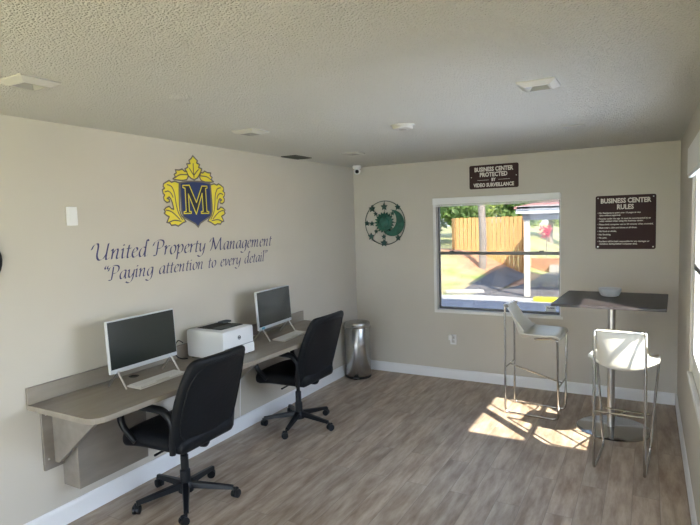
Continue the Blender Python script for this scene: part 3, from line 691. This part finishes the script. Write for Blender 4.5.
# ------------------------------------------------------------------ desk
DZ = .805; DT = .032; DY0, DY1 = -4.02, -1.20
out = [(.002, DY0), (.51, DY0)]
for k in range(7): a = -PI / 2 + PI / 2 * k / 6; out.append((.51 + .09 * math.cos(a), DY0 + .09 + .09 * math.sin(a)))
out += [(.6, -1.62), (.585, -1.56), (.40, -1.25), (.35, -1.205), (.002, DY1)]
desk = thing('wall_desk', 'long grey-brown laminate desk mounted along the left wall', 'desk', (0, 0, 0))
MB().prism(out, lambda u, v, d: (u, v, d), DZ - DT, DZ).build('desktop', 'lam', desk, smooth=False, bevel=.003)
MB().box(.002, .022, DY0, DY1, DZ, DZ + .098).build('backsplash', 'lam', desk, smooth=False, bevel=.002)
def bracket(yc):
    br = bpy.data.objects.new('bracket', None); C.objects.link(br); br.parent = desk; br.location = (0, yc, 0)
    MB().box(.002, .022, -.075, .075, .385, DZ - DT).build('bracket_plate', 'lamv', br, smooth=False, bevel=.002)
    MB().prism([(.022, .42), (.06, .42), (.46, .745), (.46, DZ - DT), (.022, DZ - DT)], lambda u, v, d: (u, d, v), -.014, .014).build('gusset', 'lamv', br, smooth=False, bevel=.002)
    for yy in (-.05, .05):
        for z in (.45, .72): MB().rbox(.004, .006, .006, .005, 4, lambda p: (p.x + .023, p.y + yy, p.z + z)).build('screw_head', 'steel2', br)
for yc in (-3.875, -2.43, -1.30): bracket(yc)
cb = bpy.data.objects.new('cable_box', None); C.objects.link(cb); cb.parent = desk
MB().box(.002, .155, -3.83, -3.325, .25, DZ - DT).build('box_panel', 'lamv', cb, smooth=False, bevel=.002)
MB().lathe([(.030, 0), (.034, .003), (.022, .003), (.020, .0005)], cx=.10, cy=-3.36, cz=DZ, seg=20).build('grommet', 'black', desk)

# computers: screen with A-shaped feet
def computer(label, yc, xc=.235, rz=0.0, badge=False):
    t = thing('desktop_computer', label, 'computer', (xc, yc, DZ), rz)
    w, h, z0 = .545, .330, .098
    tilt = Matrix.Rotation(-.05, 4, 'Y')
    b = MB().rbox(.012, w / 2, h / 2, .006, 4, lambda p: tilt @ Vector((p.x, p.y, p.z + z0 + h / 2))).build('casing', 'pc', t)
    MB().rbox(.022, w * .33, h * .34, .02, 6, lambda p: tilt @ Vector((p.x - .026, p.y, p.z + z0 + h / 2 - .02))).build('rear_housing', 'pc', t)
    q = [tilt @ Vector((.0128, y, z)) for y, z in ((-w / 2 + .008, z0 + .028), (w / 2 - .008, z0 + .028), (w / 2 - .008, z0 + h - .008), (-w / 2 + .008, z0 + h - .008))]
    q2 = [v - Vector((.003, 0, 0)) for v in q]
    MB().add(q + q2, [(0, 1, 2, 3), (0, 4, 5, 1), (1, 5, 6, 2), (2, 6, 7, 3), (3, 7, 4, 0)]).build('screen', 'screen', t, smooth=False)
    for s_ in (-1, 1):
        y = s_ * (w / 2 - .055)
        MB().tube(fillet([(.072, y, .006), (-.0, y, z0 + .012), (-.09, y, .006)], .012), .006, 8).build('foot', 'steel2', t)
    if badge: MB().box(.0135, .0145, -w / 2 + .03, -w / 2 + .075, z0 + .008, z0 + .026).build('badge', 'sticky2', t, smooth=False)
    return t
M['sticky2'] = mat('teal sticker', (0.10, 0.30, 0.42), 0.5)
computer('white framed desktop computer on the near end of the wall desk', -3.37, rz=.02)
computer('white framed desktop computer at the far end of the desk beyond the printer', -1.955, rz=.09, badge=True)
def keyboard(label, x, y, rz):
    t = thing('keyboard', label, 'keyboard', (x, y, DZ), rz)
    MB().rbox(.062, .192, .007, .005, 5, lambda p: (p.x, p.y, p.z + .007 - p.x * .03)).build('tray', 'keys', t)
    kk = MB()
    for r in range(5):
        for c in range(17):
            if r == 0 and 5 < c < 11: continue
            x0 = .045 - r * .0215; y0 = -.176 + c * .0220
            kk.box(x0 - .009, x0 + .009, y0 - .009, y0 + .009, .0128 - x0 * .03, .0165 - x0 * .03)
    kk.build('keys', 'white', t, smooth=False)
    return t
keyboard('light grey keyboard in front of the near computer', .325, -3.355, .02)
keyboard('light grey keyboard in front of the far computer', .365, -1.925, .07)

# printer
t = thing('laser_printer', 'white laser printer on the desk between the two computers', 'printer', (.24, -2.665, DZ))
MB().rbox(.185, .175, .108, .022, 10, lambda p: (p.x, p.y, p.z + .114)).build('body', 'printer', t)
MB().box(-.12, .12, -.12, .125, .2214, .2246).build('output_tray', 'tray', t, smooth=False)
MB().rbox(.045, .115, .003, .003, 4, lambda p: (p.x + .07, p.y, p.z + .2275)).build('tray_cover', 'tray2', t)
MB().rbox(.03, .05, .010, .008, 5, lambda p: (p.x - .07, p.y + .13, p.z + .230)).build('control_panel', 'tray2', t)
MB().rbox(.006, .170, .036, .005, 5, lambda p: (p.x + .183, p.y, p.z + .048)).build('paper_drawer', 'white', t)
MB().box(.1845, .1858, -.165, .165, .086, .090).build('drawer_gap', 'logo', t, smooth=False)
lg = MB().tube([(.1870, .0 + .014 * math.cos(a), .150 + .014 * math.sin(a)) for a in [2 * PI * k / 24 for k in range(24)]], .0022, 6, closed=True)
for pts in ([(-.009, .011), (-.009, -.006)], [(-.009, .002), (-.003, .004), (-.002, -.006)], [(.004, .005), (.004, -.012)], [(.004, .005), (.010, .003), (.010, -.005), (.004, -.006)]):
    lg.tube([(.1870, a, .150 + b) for a, b in pts], .0016, 5)
lg.build('logo', 'logo', t)
for a, b in ((-.15, -.14), (-.15, .14), (.15, -.14), (.15, .14)):
    MB().lathe([(.014, 0), (.014, .008)], cx=a, cy=b, seg=10).build('foot', 'black', t)
# power cord behind printer
tag(MB().tube(catmull([(.07, -2.885, .93), (.045, -2.91, .95), (.032, -2.93, .90), (.034, -2.925, .84), (.06, -2.90, .812), (.10, -2.875, .812)], 6), .004, 8).build('power_cord', 'black'), 'black power cord looping behind the left side of the printer', 'cord')
tag(MB().tube(catmull([(.03, -2.17, DZ - .035), (.012, -2.18, .6), (.006, -2.20, .35), (.008, -2.22, .13)], 6), .004, 8).build('power_cord', 'white'), 'thin pale cable hanging down the wall under the desk between the chairs', 'cord')

# ------------------------------------------------------------------ office chairs
def office_chair(label, x, y, rz, base0):
    """faces local -x"""
    t = thing('office_chair', label, 'office chair', (x, y, 0), rz, None)
    # back: tapered padded shell
    def warp(p):
        k = p.z / .27
        w = 1.0 - .13 * max(0, k) ** 2 - .05 * max(0, -k) ** 2 - .02 * k
        bulge = .02 * math.cos(p.y / .25 * PI / 2)
        return (.245 + p.x + bulge * (1 if p.x > 0 else .2) + .085 * k + .02 * k * k + .10 * (p.y / .25) ** 2 * -.06, p.y * w, .735 + p.z)
    MB().rbox(.036, .285, .285, .045, 16, warp).build('backrest', 'leather', t)
    # stitched rim
    rim = []
    for k in range(48):
        a = 2 * PI * k / 48; c, s_ = math.cos(a), math.sin(a)
        yy = .250 * math.copysign(abs(c) ** .45, c); z_ = .250 * math.copysign(abs(s_) ** .45, s_)
        q = warp(Vector((.036, yy, z_))); rim.append(q)
    MB().tube(rim, .005, 6, closed=True).build('piping', 'leather', t)
    def wseat(p):
        k = p.x / .25
        return (-.02 + p.x, p.y * (1 - .04 * k), .475 + p.z - .02 * max(0, -k) ** 3 + .012 * math.cos(p.y / .25 * PI / 2) * (1 if p.z > 0 else 0))
    MB().rbox(.265, .255, .055, .05, 14, wseat).build('seat', 'leather', t)
    for s_ in (-1, 1):
        arm = fillet([(.18, s_ * .262, .44), (.20, s_ * .270, .64), (.14, s_ * .272, .705), (-.10, s_ * .275, .712), (-.245, s_ * .275, .675), (-.25, s_ * .270, .56), (-.14, s_ * .258, .465)], .07, 6)
        n = len(arm)
        mb = MB().tube(arm, [.019 + .006 * math.sin(PI * i / (n - 1)) for i in range(n)], 10)
        mb.build('armrest', 'black', t)
    MB().box(-.13, .15, -.10, .10, .385, .425).build('tilt_mechanism', 'black', t, smooth=False, bevel=.012)
    MB().tube(fillet([(.12, 0, .405), (.20, 0, .405), (.215, 0, .47), (.215, 0, .50)], .05), .02, 8).build('back_bracket', 'black', t)
    MB().tube([(0, -.08, .40), (.0, -.24, .395)], [.006, .008], 8).build('lever', 'black', t)
    MB().lathe([(.034, .085), (.034, .20), (.026, .21), (.026, .30), (.016, .31), (.016, .40)], seg=18).build('gas_lift', 'black', t)
    bs = MB().lathe([(.05, .060), (.052, .10), (.036, .125)], seg=18)
    bo = bs.build('hub', 'black', t)
    for k in range(5):
        a = base0 + 2 * PI * k / 5; ca, sa = math.cos(a), math.sin(a)
        lg_ = MB(); n = 7; vs = []
        for i in range(n):
            f = i / (n - 1); r = .03 + .285 * f; z = .105 - .03 * f; w = .026 - .010 * f; hh = .020 - .007 * f
            for (dw, dz) in ((-w, -hh), (w, -hh), (w * .7, hh), (-w * .7, hh)): vs.append((ca * r - sa * dw, sa * r + ca * dw, z + dz))
        fs = [(4 * i + j, 4 * i + (j + 1) % 4, 4 * i + 4 + (j + 1) % 4, 4 * i + 4 + j) for i in range(n - 1) for j in range(4)] + [(0, 1, 2, 3), (4 * n - 4, 4 * n - 3, 4 * n - 2, 4 * n - 1)]
        lg_.add(vs, fs); leg = lg_.build('leg', 'black', t, bevel=.004, smooth=False)
        cs_ = MB(); rr = .32; b = a + 1.1 + k
        cx_, cy_ = ca * rr + math.cos(b) * .015, sa * rr + math.sin(b) * .015; ax = Vector((-math.sin(b), math.cos(b), 0))
        for s_ in (-1, 1):
            c0 = Vector((cx_, cy_, .028)) + ax * s_ * .013
            cs_.tube([c0 - ax * .010, c0 - ax * .008, c0 + ax * .008, c0 + ax * .010], [.022, .028, .028, .022], 18)
        cs_.tube([(ca * rr, sa * rr, .03), (ca * rr, sa * rr, .075)], .008, 8)
        cs_.rbox(.020, .014, .012, .010, 6, lambda p: (cx_ + p.x * math.cos(b) - p.y * math.sin(b), cy_ + p.x * math.sin(b) + p.y * math.cos(b), .055 + p.z))
        cs_.build('caster', 'black', leg)
    return t
office_chair('black padded office chair nearest the camera, at the near computer', .455, -3.29, math.radians(1), math.radians(27))
office_chair('black padded office chair at the far computer near the steel bin', .392, -1.875, math.radians(0), math.radians(-3))

# ------------------------------------------------------------------ trash can
t = thing('trash_can', 'tall round stainless steel bin in the far left corner', 'trash can', (.168, -.325, 0))
MB().lathe([(.150, 0), (.154, .006), (.154, .022), (.150, .026)], seg=40).build('base_ring', 'black', t)
MB().lathe([(.147, .026), (.149, .03), (.149, .578), (.147, .582)], seg=48).build('body', 'steel', t)
MB().lathe([(.150, .580), (.153, .585), (.153, .600), (.149, .604)], seg=48).build('collar', 'chrome', t)
MB().lathe([(.149, .604), (.150, .625), (.144, .638), (.10, .650), (.04, .656), (.001, .657)], seg=48).build('lid', 'steel', t)
hd = [(.158 * math.cos(a), .158 * math.sin(a), .592 - .016 * abs(math.sin(a * 1.0 + .6)) ) for a in [2 * PI * k / 40 for k in range(40)]]
MB().tube(hd, .004, 6, closed=True).build('carry_ring', 'chrome', t)
MB().rbox(.035, .03, .006, .005, 5, lambda p: (p.x + .05, p.y - .158, p.z + .016)).build('pedal', 'black', t)

# ------------------------------------------------------------------ bar table
TX, TY, TZ = 2.852, -.845, 1.10
t = thing('bar_table', 'square black-topped high bar table on a chrome pedestal by the window', 'table', (TX, TY, 0), math.radians(-2.3))
MB().prism(rrect(.80, .85, .008, 3), lambda u, v, d: (u, v, d), TZ - .022, TZ).build('tabletop', 'tabletop', t, smooth=False, bevel=.002)
MB().lathe([(.285, 0), (.285, .006), (.277, .011), (.05, .016), (.04, .020)], cx=.02, seg=64).build('base_plate', 'chromed', t)
MB().lathe([(.029, .014), (.029, 1.055), (.029, 1.056)], seg=28).build('column', 'steel2', t)
MB().box(-.15, .15, -.02, .02, TZ - .045, TZ - .022).build('top_bracket', 'black', t, smooth=False)
t = thing('small_bowl', 'small pale grey bowl standing on the black bar table', 'bowl', (2.83, -.69, TZ))
MB().lathe([(.055, 0), (.070, .006), (.082, .030), (.090, .066), (.086, .068), (.078, .034), (.060, .012), (.001, .010)], seg=36, capt=False).build('bowl_body', 'bowl', t)

# ------------------------------------------------------------------ bar stools
def bar_stool():
    """faces local +x"""
    t = thing('bar_stool', 'x', 'bar stool')
    hw = .158; xr, xf = -.232, .232; r = .0095
    for s_ in (-1, 1):
        y = s_ * hw
        MB().tube(fillet([(xr + .03, y * .93, .995), (xr, y, .975), (xr, y, r), (xf, y, r), (xf, y * 1.33, .728), (xf - .05, y * 1.28, .738), (xf - .2, y * 1.05, .715)], .045, 6), r, 10).build('side_frame', 'chrome', t)
    MB().tube(fillet([(xr, -hw, .965), (xr + .004, -hw, 1.0), (xr + .004, hw, 1.0), (xr, hw, .965)], .03), r, 10).build('back_rail', 'chrome', t)
    MB().tube([(xr, -hw, .425), (xr, hw, .425)], .007, 8).build('rear_crossbar', 'chrome', t)
    MB().tube([(xf, -hw, .30), (xf, hw, .30)], .007, 8).build('front_crossbar', 'chrome', t)
    MB().tube([(xr, 0, .425), (xf, 0, .30)], .007, 8).build('footrest_link', 'chrome', t)
    # shell: profile of (x, z, halfwidth, edge lift)
    prof = [(.248, .728, .195, .0), (.244, .750, .205, .0), (.20, .762, .215, .004), (.12, .752, .225, .014), (.04, .738, .228, .030), (-.03, .716, .226, .058), (-.085, .704, .220, .085), (-.125, .722, .200, .10),
            (-.152, .79, .168, .075), (-.176, .86, .152, .040), (-.20, .935, .146, .018), (-.222, .99, .144, .004), (-.238, 1.008, .142, 0), (-.250, 1.0, .142, 0)]
    prof = catmull(prof, 3); n = 15; vs = []
    tang = []
    for i, p in enumerate(prof):
        a = prof[max(0, i - 1)]; b = prof[min(len(prof) - 1, i + 1)]; d = Vector((b[0] - a[0], 0, b[1] - a[1])).normalized(); tang.append(Vector((d.z, 0, -d.x)))
    for off in (0, -.008):
        for i, (x, z, w, e) in enumerate(prof):
            nr = tang[i]
            for j in range(n):
                s_ = 2 * j / (n - 1) - 1
                up = e * abs(s_) ** 2.6
                vs.append(Vector((x, s_ * w, z)) + nr * (up + off))
    m_ = len(prof); fs = []; K = m_ * n
    for i in range(m_ - 1):
        for j in range(n - 1):
            a = i * n + j; fs.append((a, a + 1, a + n + 1, a + n)); fs.append((K + a, K + a + n, K + a + n + 1, K + a + 1))
    for i in range(m_ - 1):
        for j in (0, n - 1):
            a = i * n + j; fs.append((a, a + n, K + a + n, K + a))
    for j in range(n - 1):
        for i in (0, m_ - 1):
            a = i * n + j; fs.append((a, a + 1, K + a + 1, K + a))
    MB().add(vs, fs).build('seat_shell', 'seat', t, ang=60)
    return t
s1 = bar_stool(); s2 = copy_tree(s1)
s1.location = (2.218, -.695, 0); s1.rotation_euler = (0, 0, math.radians(-3)); s1['label'] = 'white chrome-framed bar stool beside the back window, turned sideways'
s2.location = (2.965, -1.49, 0); s2.rotation_euler = (0, 0, math.radians(86)); s2['label'] = 'white chrome-framed bar stool in front of the table with its back to the camera'
for s_ in (s1, s2): s_['group'] = 'bar stools at the high table'
